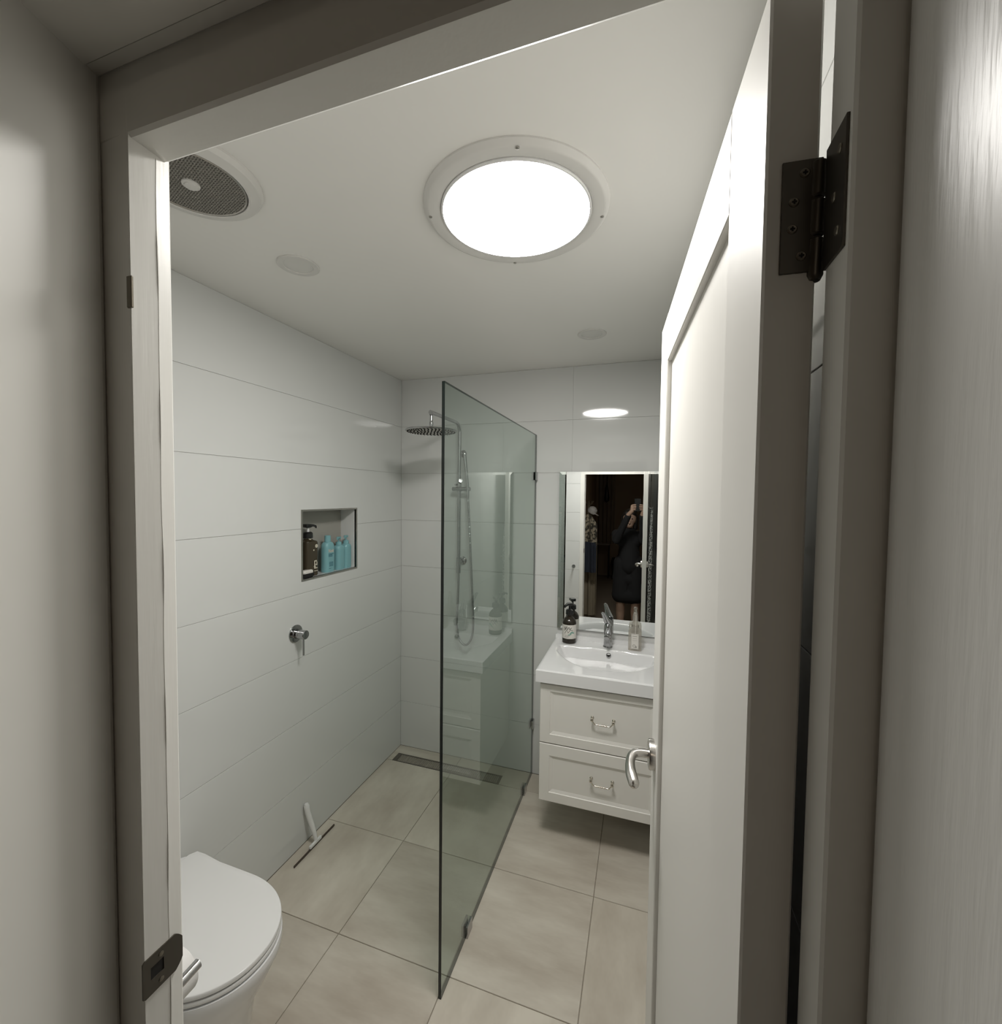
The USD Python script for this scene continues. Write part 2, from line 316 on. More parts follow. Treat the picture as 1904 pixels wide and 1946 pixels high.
for i in range(3):
    part('knuckle', lathe([(.0042, .001), (.0056, .0025), (.0056, .0258), (.0042, .0268), (0, .0268)] if i else [(0, -.004), (.004, -.003), (.0056, .0005), (.0056, .0258), (.0042, .0268)], (KX, KY, hz0 - .003 + .0275 * i), n=20), 'bronze', hp)
def screw_at(o, ax, r=.0034):
    return cat_(lathe([(r, 0), (r, .0005), (r * .75, .0012), (0, .0010)], o, ax, 16))
for n_, z_ in ((.0252, 1.8997), (.0188, 1.8798), (.0182, 1.8605), (.0246, 1.8407)):
    o = P0 + DN * n_ + np.array([0, 0, z_]) - DT * .0014
    part('screw', screw_at(o, -DT), 'bronze_l', hp)
    part('screw_slot', cat_(*[dd(bx(-.0030, n_ - a, z_ - b, -.0024, n_ + a, z_ + b)) for a, b in ((.0016, .0005), (.0005, .0016))]), 'void', hp)
for y_, z_ in ((.350, 1.895), (.357, 1.868), (.350, 1.842)):
    part('screw', screw_at((JR - .0016, y_, z_), (-1, 0, 0), .0032), 'bronze_l', hp)
HT, HZ = .636, 1.088
def dp(t, n, z): return P0 + DT * t + DN * n + np.array([0, 0, z])
for s, n0 in ((-1, 0.0), (1, DTH)):
    ax = DN * s
    rose = part('door_handle', lathe([(.032, 0), (.032, .010), (.031, .0125), (.027, .0135), (0, .0135)], dp(HT, n0, HZ), ax, 40), 'satin', d1, label='satin chrome lever handle')
    path = smooth_path([dp(HT, n0 + s * .006, HZ), dp(HT, n0 + s * .03, HZ), dp(HT - .006, n0 + s * .045, HZ - .002), dp(HT - .022, n0 + s * .052, HZ - .008), dp(HT - .048, n0 + s * .052, HZ - .018), dp(HT - .070, n0 + s * .047, HZ - .027), dp(HT - .080, n0 + s * .044, HZ - .031)], 40)
    rr = np.interp(np.linspace(0, 1, 40), [0, .3, .5, .75, .93, .985, 1], [.0095, .0095, .0100, .0120, .0112, .007, .001])
    part('lever', tube(path, rr, 20), 'satin', rose)

# ------------------------------------------------------------------ ceiling fittings
SX, SY = -.329, 1.10
o = thing('ceiling_light', 'large round glowing ceiling light with a wide pale trim ring', 'ceiling light', (SX, SY, ZC))
part('trim_ring', lathe([(.236, 0), (.236, -.004), (.229, -.012), (.222, -.015), (.200, -.014), (.193, -.010), (.193, .0)], (SX, SY, ZC), n=96), 'fitting', o)
part('lens_rim', lathe([(.1925, 0), (.1925, -.013), (.1905, -.0155), (.1875, -.0155), (.1865, -.010)], (SX, SY, ZC), n=96), 'plastic', o)
part('diffuser', lathe([(.187, -.009), (.17, -.0115), (.09, -.014), (0, -.0145)], (SX, SY, ZC), n=96), 'lamp', o, label='glowing white diffuser disc')
for a in (100, 190, 10, 280):
    part('screw', lathe([(.0045, 0), (.0045, .0012), (.003, .002), (0, .002)], (SX + .222 * math.cos(math.radians(a + 7)), SY + .222 * math.sin(math.radians(a + 7)), ZC - .0148), (0, 0, -1), 14), 'steel', o)
def downlight(x, y, label):
    o = thing('downlight', label, 'downlight', (x, y, ZC))
    part('bezel', lathe([(.064, 0), (.064, -.0025), (.0615, -.0045), (.047, -.0045), (.044, -.002), (.044, .0)], (x, y, ZC), n=56), 'fitting', o)
    part('lens', lathe([(.044, -.0012), (.02, -.0022), (0, -.0024)], (x, y, ZC), n=40), 'lens', o)
downlight(-1.076, 1.150, 'small round unlit downlight nearer the doorway, over the shower side')
downlight(-.237, 2.015, 'small round unlit downlight far back, above the mirror')
FX, FY = -1.018, .757
o = thing('exhaust_fan', 'round ceiling exhaust fan with grey lattice grille and centre knob', 'exhaust fan', (FX, FY, ZC))
part('housing_ring', lathe([(.149, 0), (.149, -.006), (.142, -.016), (.120, -.022), (.1165, -.020), (.1165, -.002)], (FX, FY, ZC), n=72), 'fitting', o)
part('grille_rim', lathe([(.1135, -.002), (.1145, -.019), (.1120, -.021), (.1095, -.019), (.1090, -.004)], (FX, FY, ZC), n=72), 'steel', o)
part('motor_void', lathe([(.1140, -.006), (0, -.006)], (FX, FY, ZC), n=48), 'void', o)
bars = []
for k in range(-15, 16):
    q = k * .0072; h = math.sqrt(max(.1105 ** 2 - q * q, 0))
    if h > .006:
        for a in (0.45, 0.45 + math.pi / 2):
            b = bx(-h, q - .0013, -.0195, h, q + .0013, -.0165); b.apply_transform(trimesh.transformations.rotation_matrix(a, (0, 0, 1)))
            b.vertices = np.array(b.vertices) + (FX, FY, ZC); bars.append(b)
part('grille', cat_(*bars), 'mesh_grey', o, False, kind='stuff')
part('centre_knob', lathe([(.019, -.016), (.0185, -.022), (.014, -.0235), (.013, -.026), (.0095, -.0275), (0, -.0278)], (FX, FY, ZC), n=36), 'fitting', o)

# ------------------------------------------------------------------ shower
GX, GY0, GZ = -.602, 1.243, 2.020
o = thing('shower_screen', 'frameless clear glass shower screen with dark polished edges', 'shower screen', (GX, 1.86, 0))
part('glass_pane', bx(GX - .005, GY0 + .0006, .004, GX + .005, YB - .004, GZ - .0006), 'glass', o, False)
part('edge', cb(GX - .005, GY0, .004, GX + .005, GY0 + .0006, GZ, .0001), 'glass_edge', o, False)
part('edge', cb(GX - .005, GY0, GZ - .0006, GX + .005, YB - .004, GZ, .0001), 'glass_edge', o, False)
part('edge', cb(GX - .005, YB - .0044, .004, GX + .005, YB - .0038, GZ, .0001), 'glass_edge', o, False)
part('seal', cb(GX - .005, GY0, 0.0002, GX + .005, YB - .001, .004, .0001), 'glass_edge', o, False)
for z in (1.78, .312): part('bracket', cat_(cb(GX - .013, YB - .038, z - .024, GX - .0052, YB - .0005, z + .024, .001), cb(GX + .0052, YB - .038, z - .024, GX + .013, YB - .0005, z + .024, .001)), 'chrome', o)
for y in (2.295, 1.475): part('bracket', cat_(cb(GX - .013, y - .024, .0003, GX - .0052, y + .024, .045, .001), cb(GX + .0052, y - .024, .0003, GX + .013, y + .024, .045, .001)), 'chrome', o)

RXc, RYc = -1.062, 2.42
o = thing('shower_column', 'chrome rain shower column with round head, hand shower and hanging hose', 'shower', (RXc, RYc, .75))
pth = [(RXc, RYc, z) for z in np.linspace(1.25, 2.04, 24)] + [(RXc, RYc - .055 * (1 - math.cos(a)), 2.04 + .055 * math.sin(a)) for a in np.linspace(.15, math.pi / 2, 12)] + [(RXc - .000 * i, RYc - .055 - .325 * i, 2.095) for i in np.linspace(.06, 1, 14)]
part('riser_pipe', tube(pth, .0105, 24), 'chrome', o)
HYc = 2.052
part('head_joint', lathe([(.0075, 0), (.0085, .012), (.0105, .020), (.0105, .030), (.008, .036), (.0075, .068), (.0115, .070), (.0115, .080)], (RXc, HYc, 2.012), n=24), 'chrome', o)
hd = part('rain_head', lathe([(.129, .001), (.131, .0005), (.1335, .002), (.135, .005), (.133, .008), (.10, .011), (.03, .014), (.012, .020), (0, .020)], (RXc, HYc, 1.994), n=72), 'chrome', o, label='large thin round rain shower head')
nz = []
for r_, k_ in ((.018, 6), (.036, 12), (.054, 18), (.072, 24), (.090, 30), (.108, 36), (.122, 40)):
    for a in np.linspace(0, 2 * np.pi, k_, endpoint=False): nz.append(lathe([(0, -.003), (.0030, -.0026), (.0034, .0006)], (RXc + r_ * math.cos(a), HYc + r_ * math.sin(a), 1.9938), n=8))
part('nozzles', cat_(*nz), 'void', hd, kind='stuff', label='grey rubber spray nozzles')
part('spray_face', lathe([(0, 0), (.128, 0), (.130, .0012)], (RXc, HYc, 1.994), n=64), 'steel', hd, label='grey brushed spray face')
part('wall_bracket', cat_(lathe([(.026, 0), (.026, .005), (.018, .009), (.011, .010), (.011, .052)], (RXc + .002, YB - .0003, 1.258), (0, -1, 0), 28), lathe([(.0135, -.024), (.0135, .024)], (RXc, RYc, 1.258), n=24)), 'chrome', o)
part('wall_bracket', cat_(lathe([(.022, 0), (.022, .005), (.010, .009), (.010, .052)], (RXc, YB - .0003, 1.92), (0, -1, 0), 28)), 'chrome', o)
part('pipe_end', lathe([(.0115, 0), (.0125, .004), (.0125, .05), (.0105, .06)], (RXc - .0, RYc, 1.19), n=24), 'chrome', o)
sl = part('slide_holder', cat_(tube([(RXc - .040, RYc - .004, 1.702), (RXc + .078, RYc - .022, 1.702)], .0125, 24), lathe([(.015, -.018), (.015, .030)], (RXc, RYc, 1.705), n=24)), 'chrome', o)
part('clamp_knob', cat_(tube([(RXc + .005, RYc, 1.745), (RXc + .022, RYc - .03, 1.752)], .011, 18), tube([(RXc - .018, RYc, 1.728), (RXc - .018, RYc - .02, 1.728)], .006, 14)), 'chrome', sl)
hs = [(RXc + .0685, RYc - .026, 1.65), (RXc + .064, RYc - .028, 1.75), (RXc + .054, RYc - .03, 1.84), (RXc + .045, RYc - .03, 1.925)]
part('hand_shower', tube(smooth_path(hs, 24), np.interp(np.linspace(0, 1, 24), [0, .2, .5, .98, 1], [.007, .0085, .0085, .0105, .008]), 20), 'chrome', o)
hose = smooth_path([(RXc, RYc, 1.19), (RXc - .002, RYc + .002, 1.10), (RXc - .012, RYc + .010, .93), (RXc - .010, RYc + .012, .82), (RXc + .015, RYc + .010, .762), (RXc + .045, RYc + .004, .748), (RXc + .078, RYc + .0, .775), (RXc + .100, RYc - .004, .86), (RXc + .098, RYc - .010, 1.02), (RXc + .086, RYc - .018, 1.30), (RXc + .074, RYc - .024, 1.55), (RXc + .0685, RYc - .026, 1.65)], 420)
s_ = np.r_[0, np.cumsum(np.linalg.norm(np.diff(hose, axis=0), axis=1))]
part('hose', tube(hose, .0070 + .0006 * np.sin(s_ * 2 * np.pi / .008), 12), 'chrome', o)

o = thing('shower_mixer', 'round chrome shower mixer tap with pin lever below the niche', 'shower mixer', (XL, 1.57, 1.023))
part('face_plate', lathe([(.040, 0), (.040, .003), (.0375, .0045), (.022, .0045), (.0215, .012)], (XL + .0002, 1.57, 1.023), (1, 0, 0), 48), 'chrome', o)
part('body', lathe([(.0205, .005), (.0205, .028), (.0195, .029), (.0195, .031), (.0205, .032), (.0205, .058), (.0185, .060), (0, .060)], (XL, 1.57, 1.023), (1, 0, 0), 40), 'chrome', o)
part('pin_lever', tube([(XL + .045, 1.57, 1.006), (XL + .045, 1.57, .928)], .0042, 16), 'chrome', o)

o = thing('floor_drain', 'long narrow slotted metal floor drain along the shower wall', 'floor drain', (-1.11, 2.358, 0))
x0, y0, x1, y1 = DR
part('channel', cat_(bx(x0, y0, -.019, x1, y1, -.017)), 'void', o, False)
fp = sbox(x0, y0, x1, y1).difference(sbox(x0 + .028, y0 + .008, x1 - .014, y1 - .008))
part('frame', extrude(fp, .017, at=(0, 0, -.0172)), 'steel_d', o, False)
nb = 56
for k in range(nb):
    xx = x0 + .028 + (x1 - x0 - .042) * (k + .5) / nb
    part('grate_bar', cb(xx - .0024, y0 + .008, -.010, xx + .0024, y1 - .008, -.001, .0008), 'steel', o, False)

# ------------------------------------------------------------------ niche bottles
def pump(o, x, y, z, s, m_, beak=(1, 0, 0), stem=None):     # collar, stem, head at height z
    b = np.array(beak, float); b /= np.linalg.norm(b)
    part('pump_collar', lathe([(.0, 0), (.0165 * s, 0), (.0170 * s, .002), (.0165 * s, .018 * s), (.012 * s, .022 * s), (.006 * s, .023 * s)], (x, y, z), n=28), m_, o)
    part('pump_stem', lathe([(.0045 * s, 0), (.0045 * s, .018 * s)], (x, y, z + .022 * s), n=14), stem or m_, o)
    zt = z + .038 * s; c = np.array([x, y, zt]); side = np.cross((0, 0, 1), b)
    rings = []
    for t, w, h0, h1 in ((-.014, .008, .001, .010), (-.012, .011, 0, .012), (.004, .011, 0, .0125), (.018, .006, .004, .011), (.030, .0045, .0, .007), (.033, .004, -.004, .004)):
        rings.append(np.array([c + b * t * s + side * w * s * sx + np.array([0, 0, hz * s]) for sx, hz in ((-1, h0), (1, h0), (1, h1), (-1, h1))]))
    part('pump_head', loft(rings), m_, o, 40)
# dark pump bottle, square-ish
bx_, by_, bz_ = XL - .052, 1.708, NZ0
o = thing('pump_bottle', 'dark brown body wash bottle with black pump, at the left end of the niche', 'bottle', (bx_, by_, bz_))
rr = rrect(.066, .080, .017)
def ring(sx, z, base=rr, c=(bx_, by_)): return np.c_[base * sx + c, np.full(len(base), z)]
part('body', loft([ring(.93, bz_), ring(1, bz_ + .004), ring(1, bz_ + .160), ring(.93, bz_ + .168), ring(.55, bz_ + .174), ring(.35, bz_ + .182)]), 'dark_liquid', o)
part('neck', lathe([(.017, 0), (.0165, .006), (.014, .010)], (bx_, by_, bz_ + .174), n=28), 'label_d', o)
pump(o, bx_, by_, bz_ + .184, 1.35, 'black', (.25, 1, 0), 'plastic')
fx = bx_ + .0331
strokes = [sbox(.008, .035, .014, .075), sbox(.014, .069, .026, .075), sbox(.014, .035, .030, .040), sbox(.008, .022, .034, .025), Point(.012, .045).buffer(.006), Point(.024, .145).buffer(.009), Point(.006, .126).buffer(.004), sbox(.024, .05, .029, .068), sbox(.016, .052, .026, .057)]
lab = strokes[0]
for q in strokes[1:]: lab = lab.union(q)
part('print', extrude(lab, .0005, RX, (fx, by_ - .004, bz_)), 'label_d', o, False, label='pale printed marks on the dark bottle', kind='stuff')
# teal bottles
def teal(y, x, label, w, dpt, h, kind, txt=False):
    o = thing('shampoo_bottle', label, 'bottle', (x, y, NZ0))
    base = rrect(dpt, w, min(dpt, w) * .42); rg = lambda s, sy, z: np.c_[base * (s, sy) + (x, y), np.full(len(base), z)]
    z = NZ0
    rings = [rg(.90, .93, z), rg(1, 1, z + .005)]
    if kind == 'cap':
        rings += [rg(1, 1, z + h * .80)] + [rg(1 - .38 * (1 - math.cos(a)), .38 + .62 * math.cos(a), z + h * .80 + h * .20 * math.sin(a)) for a in np.linspace(.2, 1.5, 8)]
    else:
        rings += [rg(1, 1, z + h * .84)] + [rg(1 - .40 * (1 - math.cos(a)), .42 + .58 * math.cos(a), z + h * .84 + h * .16 * math.sin(a)) for a in np.linspace(.2, 1.5, 8)]
    part('body', loft(rings), 'teal', o, 50)
    if kind == 'cap':
        part('cap', lathe([(.0155, 0), (.0160, .002), (.0150, .032), (.0135, .034), (0, .034)], (x, y, z + h - .001), n=30), 'teal', o)
    else:
        pump(o, x, y, z + h - .001, .92, 'teal', (.5, -1, 0))
    if txt:
        part('brand_print', text_on('Nak', .016, (x + dpt / 2 - .0002, y - .021, z + h * .66), (0, 1, 0), (0, 0, 1), .0006), 'peach', o, False, label='pale peach lettering')
        mk = [sbox(-.020, .080 + i * .0058, -.020 + l, .0835 + i * .0058) for i, l in enumerate((.030, .028, .036))] + [sbox(-.016, .030 + i * .005, .014, .0325 + i * .005) for i in range(5)] + [sbox(-.018, .018, 0, .020)]
        part('small_print', cat_(*[extrude(q, .0004, RX, (x + dpt / 2 - .0001, y, z)) for q in mk]), 'teal_d', o, False, label='dark teal small print', kind='stuff')
teal(1.832, XL - .040, 'teal shampoo bottle with plain round cap and front lettering, in the niche', .070, .046, .154, 'cap', True)
teal(1.917, XL - .040, 'teal pump bottle in the niche, between the capped bottle and the end bottle', .058, .046, .128, 'pump')
teal(1.976, XL - .040, 'teal pump bottle at the right end of the niche', .056, .046, .131, 'pump')
o = thing('soap_dish', 'dark soap dish at the front left of the niche', 'soap dish', (XL - .022, 1.668, NZ0))
b_ = rrect(.036, .082, .016); rg = lambda s, z: np.c_[b_ * s + (XL - .0225, 1.664), np.full(len(b_), z)]
part('dish', loft([rg(.8, NZ0), rg(1, NZ0 + .008), rg(1.02, NZ0 + .020), rg(.9, NZ0 + .0205), rg(.8, NZ0 + .012)]), 'void', o)
o = thing('soap_bar', 'off-white bar of soap lying on the dark dish in the niche', 'soap', (XL - .022, 1.668, NZ0 + .012))
b_ = rrect(.030, .068, .0149); rg = lambda s, z: np.c_[b_ * s + (XL - .0225, 1.668), np.full(len(b_), z)]
part('bar', loft([rg(.7, NZ0 + .0125), rg(.95, NZ0 + .018), rg(1, NZ0 + .025), rg(.92, NZ0 + .033), rg(.7, NZ0 + .036)]), 'soap_white', o, 60)

# ------------------------------------------------------------------ squeegee
o = thing('squeegee', 'white handled shower squeegee leaning against the left wall on the floor', 'squeegee', (-1.436, 1.62, 0))
part('blade', cb(-1.4395, 1.488, .0005, -1.4345, 1.752, .010, .0008), 'rubber', o, label='long brown rubber blade')
part('blade_holder', cb(-1.444, 1.585, .008, -1.432, 1.660, .024, .003), 'plastic', o)
hp_ = smooth_path([(-1.440, 1.628, .018), (-1.447, 1.627, .05), (-1.462, 1.623, .10), (-1.484, 1.616, .196)], 20)
part('handle', tube(hp_, np.interp(np.linspace(0, 1, 20), [0, .15, .5, .95, 1], [.007, .0095, .012, .0135, .008]), 16), 'plastic', o)

# ------------------------------------------------------------------ toilet
o = thing('toilet', 'white wall-faced toilet with closed D-shaped lid, beside the left jamb', 'toilet', (-1.22, .868, 0))
TYc = .868
def dshape(x_back, x_front, hw, n=64, flare=.0):
    pts = []
    L = x_front - x_back; xs_ = x_back + L * .52
    for a in np.linspace(-math.pi / 2, math.pi / 2, n): pts.append((xs_ + (x_front - xs_) * abs(math.cos(a)) ** .92, TYc + hw * math.copysign(abs(math.sin(a)) ** .96, math.sin(a))))
    pts += [(x_back + L * .25, TYc + hw * 1.005), (x_back + .05, TYc + hw * 1.02 + flare * .6), (x_back + .012, TYc + hw + flare), (x_back, TYc + hw - .012)]
    pts += [(x_back, TYc - hw + .012), (x_back + .012, TYc - hw - flare), (x_back + .05, TYc - hw * 1.02 - flare * .6), (x_back + L * .25, TYc - hw * 1.005)]
    return np.array(pts)
def dr_(base, s, z):
    c = base.mean(0); return np.c_[c + (base - c) * s, np.full(len(base), z)]
lid = dshape(-1.447, -.945, .178, flare=.008)
part('lid', loft([dr_(lid, .985, .4165), dr_(lid, .998, .418), dr_(lid, 1, .423), dr_(lid, .996, .428), dr_(lid, .982, .4305), dr_(lid, .9, .4318), dr_(lid, .5, .4335)]), 'plastic', o, 40)
part('seat', loft([dr_(lid, .985, .400), dr_(lid, 1.0, .402), dr_(lid, 1.003, .408), dr_(lid, .99, .4125)]), 'plastic', o, 40)
bowl = dshape(XL + .001, -.94, .184); bb = dshape(XL + .001, -1.06, .145)
rings = [np.c_[bb + (bowl - bb) * t, np.full(len(bowl), z)] for t, z in ((0, .0005), (.02, .05), (.25, .20), (.75, .31), (.98, .365), (1.0, .385), (.985, .396))]
part('bowl', loft(rings), 'ceramic', o, 40)
o2 = thing('roll_holder', 'chrome toilet roll holder arm beside the left door jamb', 'toilet roll holder', (-.66, YF, .94))
part('rosette', lathe([(.024, 0), (.024, .005), (.020, .008), (0, .008)], (-.797, YF + .0002, .778), (0, 1, 0), 32), 'chrome', o2)
part('spindle', tube([(-.797, YF + .004, .778), (-.797, YF + .165, .778)], .0065, 18), 'chrome', o2)
part('retaining_bar', cat_(tube([(-.633, YF + .004, .936), (-.633, YF + .079, .941)], .0072, 20), lathe([(.018, 0), (.018, .004), (0, .005)], (-.633, YF + .0002, .936), (0, 1, 0), 24)), 'chrome', o2)
o3 = thing('toilet_roll', 'white toilet paper roll hanging beside the left door jamb', 'toilet paper', (-.79, .53, .78))
rc = (-.797, YF + .110, .778)
part('paper', lathe([(.017, 0), (.040, 0), (.041, .002), (.041, .058), (.040, .060), (.017, .060)], rc, (0, 1, 0), 48), 'paper', o3)
part('core', lathe([(.017, .060), (.0165, .0595), (.0165, .0005), (.017, 0)], rc, (0, 1, 0), 32), 'card', o3)

# ------------------------------------------------------------------ vanity
VX0, VX1, VXC, VY, VZ = -.464, .134, -.165, 1.965, .848
cab_y = 1.987
o = thing('vanity_cabinet', 'white wall-hung vanity cabinet with two framed drawers', 'vanity cabinet', (VXC, 2.23, .21))
cx0, cx1, cz0, cz1 = -.446, .116, .209, .789
part('carcass', cat_(cb(cx0, cab_y + .019, cz0, cx0 + .018, YB - .001, cz1, .001), cb(cx1 - .018, cab_y + .019, cz0, cx1, YB - .001, cz1, .001), bx(cx0 + .018, cab_y + .021, cz0 + .001, cx1 - .018, YB - .001, cz0 + .017), bx(cx0 + .018, cab_y + .023, cz0 + .017, cx1 - .018, cab_y + .03, cz1 - .002)), 'cabinet', o)
def drawer(z0, z1, pz0, pz1, hzz):
    px0, px1 = -.398, cx1 - .048; d = .0075; bw = .016
    y = cab_y; X0, X1 = cx0, cx1
    o_ = [(X0, z0), (X1, z0), (X1, z1), (X0, z1)]; c_ = .0022
    rings = [np.array([(x, y + .018, z) for x, z in o_]), np.array([(x, y + c_, z) for x, z in o_]),
             np.array([(X0 + c_, y, z0 + c_), (X1 - c_, y, z0 + c_), (X1 - c_, y, z1 - c_), (X0 + c_, y, z1 - c_)]),
             np.array([(px0, y, pz0), (px1, y, pz0), (px1, y, pz1), (px0, y, pz1)]),
             np.array([(px0 + .002, y + .003, pz0 + .002), (px1 - .002, y + .003, pz0 + .002), (px1 - .002, y + .003, pz1 - .002), (px0 + .002, y + .003, pz1 - .002)]),
             np.array([(px0 + bw, y + d, pz0 + bw), (px1 - bw, y + d, pz0 + bw), (px1 - bw, y + d, pz1 - bw), (px0 + bw, y + d, pz1 - bw)])]
    dr0 = part('drawer', loft(rings), 'cabinet', o, False)
    for hx in (-.200, -.105):
        part('handle_post', lathe([(.0075, 0), (.0075, .002), (.0038, .005), (.0036, .016), (.0065, .020), (.0078, .025), (.0062, .030), (0, .0318)], (hx, y + d, hzz), (0, -1, 0), 20), 'nickel', dr0)
    t = np.linspace(0, 1, 28)
    bp = np.c_[-.2 + .095 * t, np.full(28, y + d - .024), hzz - .003 - .017 * np.clip(np.sin(np.pi * t) * 2.2, 0, 1)]
    part('handle_bar', tube(bp, .0026 + .0014 * np.exp(-((t - .5) / .05) ** 2) + .0010 * np.exp(-((t - .36) / .03) ** 2) + .0010 * np.exp(-((t - .64) / .03) ** 2), 14), 'nickel', dr0)
drawer(.4935, .775, .5365, .743, .649)
drawer(.210, .489, .255, .434, .364)
# basin as one shell: rim with thick apron and a scooped bowl
o = thing('basin', 'white rectangular ceramic basin with a curved bowl on the vanity cabinet', 'basin', (VXC, 2.22, .79))
nx, ny = 90, 76
X = np.linspace(VX0, VX1, nx); Y = np.linspace(VY, YB - .001, ny); XX, YY = np.meshgrid(X, Y, indexing='ij')
def bowl_depth(x, y):
    u = (x - VXC) / .25
    yf = 2.055 + .19 * np.clip(np.abs(u), 0, 1.3) ** 2.8           # front curve of the bowl
    yb_ = 2.352 - .012 * u * u
    s = np.minimum.reduce([(y - yf) / .085, (yb_ - y) / .024, (1.02 - np.abs(u)) / .20])
    s = np.clip(s, 0, 1); s = s * s * (3 - 2 * s)
    return .085 * s * (1 - .25 * np.clip((y - 2.2) / .2, 0, 1))
Zt = VZ - bowl_depth(XX, YY)
led = np.clip((YY - 2.452) / .006, 0, 1); Zt = Zt + .022 * led * led * (3 - 2 * led)
edge = np.minimum.reduce([XX - VX0, VX1 - XX, YY - VY]); Zt = Zt - .004 * np.clip(1 - edge / .006, 0, 1) ** 2
top = np.stack([XX, YY, Zt], -1).reshape(-1, 3); Fc = []
for i in range(nx - 1):
    for j in range(ny - 1):
        a = i * ny + j; Fc += [(a, a + ny, a + ny + 1), (a, a + ny + 1, a + 1)]
rim = [i * ny for i in range(nx)] + [(nx - 1) * ny + j for j in range(1, ny)] + [i * ny + ny - 1 for i in range(nx - 2, -1, -1)] + [j for j in range(ny - 2, 0, -1)]
low = top[rim].copy(); low[:, 2] = .7895; n0 = len(top)
V = np.vstack([top, low, [[VXC, 2.22, .7895]]])
for k in range(len(rim)):
    q = (k + 1) % len(rim); Fc += [(rim[k], n0 + k, n0 + q), (rim[k], n0 + q, rim[q]), (len(V) - 1, n0 + q, n0 + k)]
bm = trimesh.Trimesh(V, Fc, process=False)
if bm.volume < 0: bm.invert()
part('bowl', bm, 'ceramic', o, 40)
oy = 2.341; oz = VZ - .026
part('overflow_ring', lathe([(.0085, -.004), (.0085, .003), (.0115, .005), (.0130, .003), (.0130, -.004)], (-.157, oy, oz), (0, -.75, .66), 32), 'chrome', o, label='chrome overflow ring')
part('overflow_hole', lathe([(.009, .0), (0, .0)], (-.157, oy, oz), (0, -.75, .66), 24), 'void', o)
part('waste', lathe([(.024, 0), (.024, .003), (.018, .005), (0, .005)], (VXC, 2.24, VZ - .083), n=32), 'chrome', o)
# basin mixer
o = thing('basin_mixer', 'chrome single lever mixer tap on the back of the basin', 'tap', (-.166, 2.40, VZ))
tx, ty = -.166, 2.40
part('body', lathe([(.026, .0004), (.026, .004), (.0225, .008), (.0215, .06), (.0225, .10), (.0215, .118), (.012, .126), (0, .127)], (tx, ty, VZ), n=40), 'chrome', o)
spt = smooth_path([(tx, ty - .006, VZ + .058), (tx, ty - .04, VZ + .068), (tx, ty - .085, VZ + .080), (tx, ty - .108, VZ + .082)], 20)
part('spout', tube(spt, np.interp(np.linspace(0, 1, 20), [0, .5, .93, 1], [.0175, .0155, .0140, .010]), 24), 'chrome', o)
part('aerator', lathe([(.0105, 0), (.0105, .010), (.0120, .012), (.0120, .020)], (tx, ty - .096, VZ + .058), (0, 0, 1), 24), 'chrome', o)
rings = []
for t_, w_, h_ in ((0, .021, .020), (.12, .0215, .019), (.35, .017, .013), (.7, .0125, .008), (.95, .010, .006), (1, .006, .003)):
    c = np.array([tx, ty + .012, VZ + .128]) * (1 - t_) + np.array([tx - .028, ty - .040, VZ + .196]) * t_
    a = np.linspace(0, 2 * np.pi, 20, endpoint=False); nn = np.array([0, .80, .60])
    rings.append(c + np.outer(np.cos(a) * w_, (1, 0, 0)) + np.outer(np.sin(a) * h_, nn))
part('lever', loft(rings), 'chrome', o, 50)
# dark bottle with paper label
qx, qy = -.378, 2.404
o = thing('hand_wash_bottle', 'dark amber pump bottle with a pale script label at the basin left corner', 'bottle', (qx, qy, VZ))
part('body', lathe([(0, .0005), (.034, .0005), (.0385, .005), (.0385, .112), (.036, .122), (.027, .137), (.0165, .146), (.0135, .150), (.0135, .160)], (qx, qy, VZ), n=48), 'amber', o)
lb = lathe([(.0388, 0), (.0388, .078)], (qx, qy, VZ + .028), n=48)
lp = part('paper_label', lb, 'label_w', o, label='pale label with dark script')
def wrap(poly, r, mname, par, nm, zb):
    ms = []
    for g in getattr(poly, 'geoms', [poly]):
        m = trimesh.creation.extrude_polygon(g.segmentize(.004), .0006, engine='earcut'); v = np.array(m.vertices)
        a = -math.pi / 2 + .16 + v[:, 0] / r; rr_ = r + v[:, 2]
        ms.append(trimesh.Trimesh(np.c_[qx + rr_ * np.cos(a), qy + rr_ * np.sin(a), zb + v[:, 1]], m.faces, process=False))
    return part(nm, trimesh.util.concatenate(ms), mname, par, False)
from shapely.geometry import LineString
from shapely.ops import unary_union
scr = [LineString([(-.030, .045), (-.024, .068), (-.021, .050), (-.014, .070), (-.010, .052), (-.002, .066), (.002, .054), (.012, .063)]).buffer(.0012), LineString([(-.026, .030), (-.014, .050), (-.006, .034), (.006, .052), (.020, .046)]).buffer(.0009), LineString([(-.024, .012), (-.004, .012)]).buffer(.0007), LineString([(-.022, .018), (.004, .019)]).buffer(.0007), LineString([(-.030, .002), (.034, .002)]).buffer(.0008)]
wrap(unary_union(scr), .0389, 'ink', lp, 'script_print', VZ + .028)
wrap(unary_union([LineString([(.006, .030), (.014, .038), (.024, .034)]).buffer(.004), LineString([(-.006, .024), (.010, .026)]).buffer(.002)]), .0389, 'green_ink', lp, 'leaf_print', VZ + .028)
pump(o, qx, qy, VZ + .158, 1.25, 'black', (-.6, -1, 0))
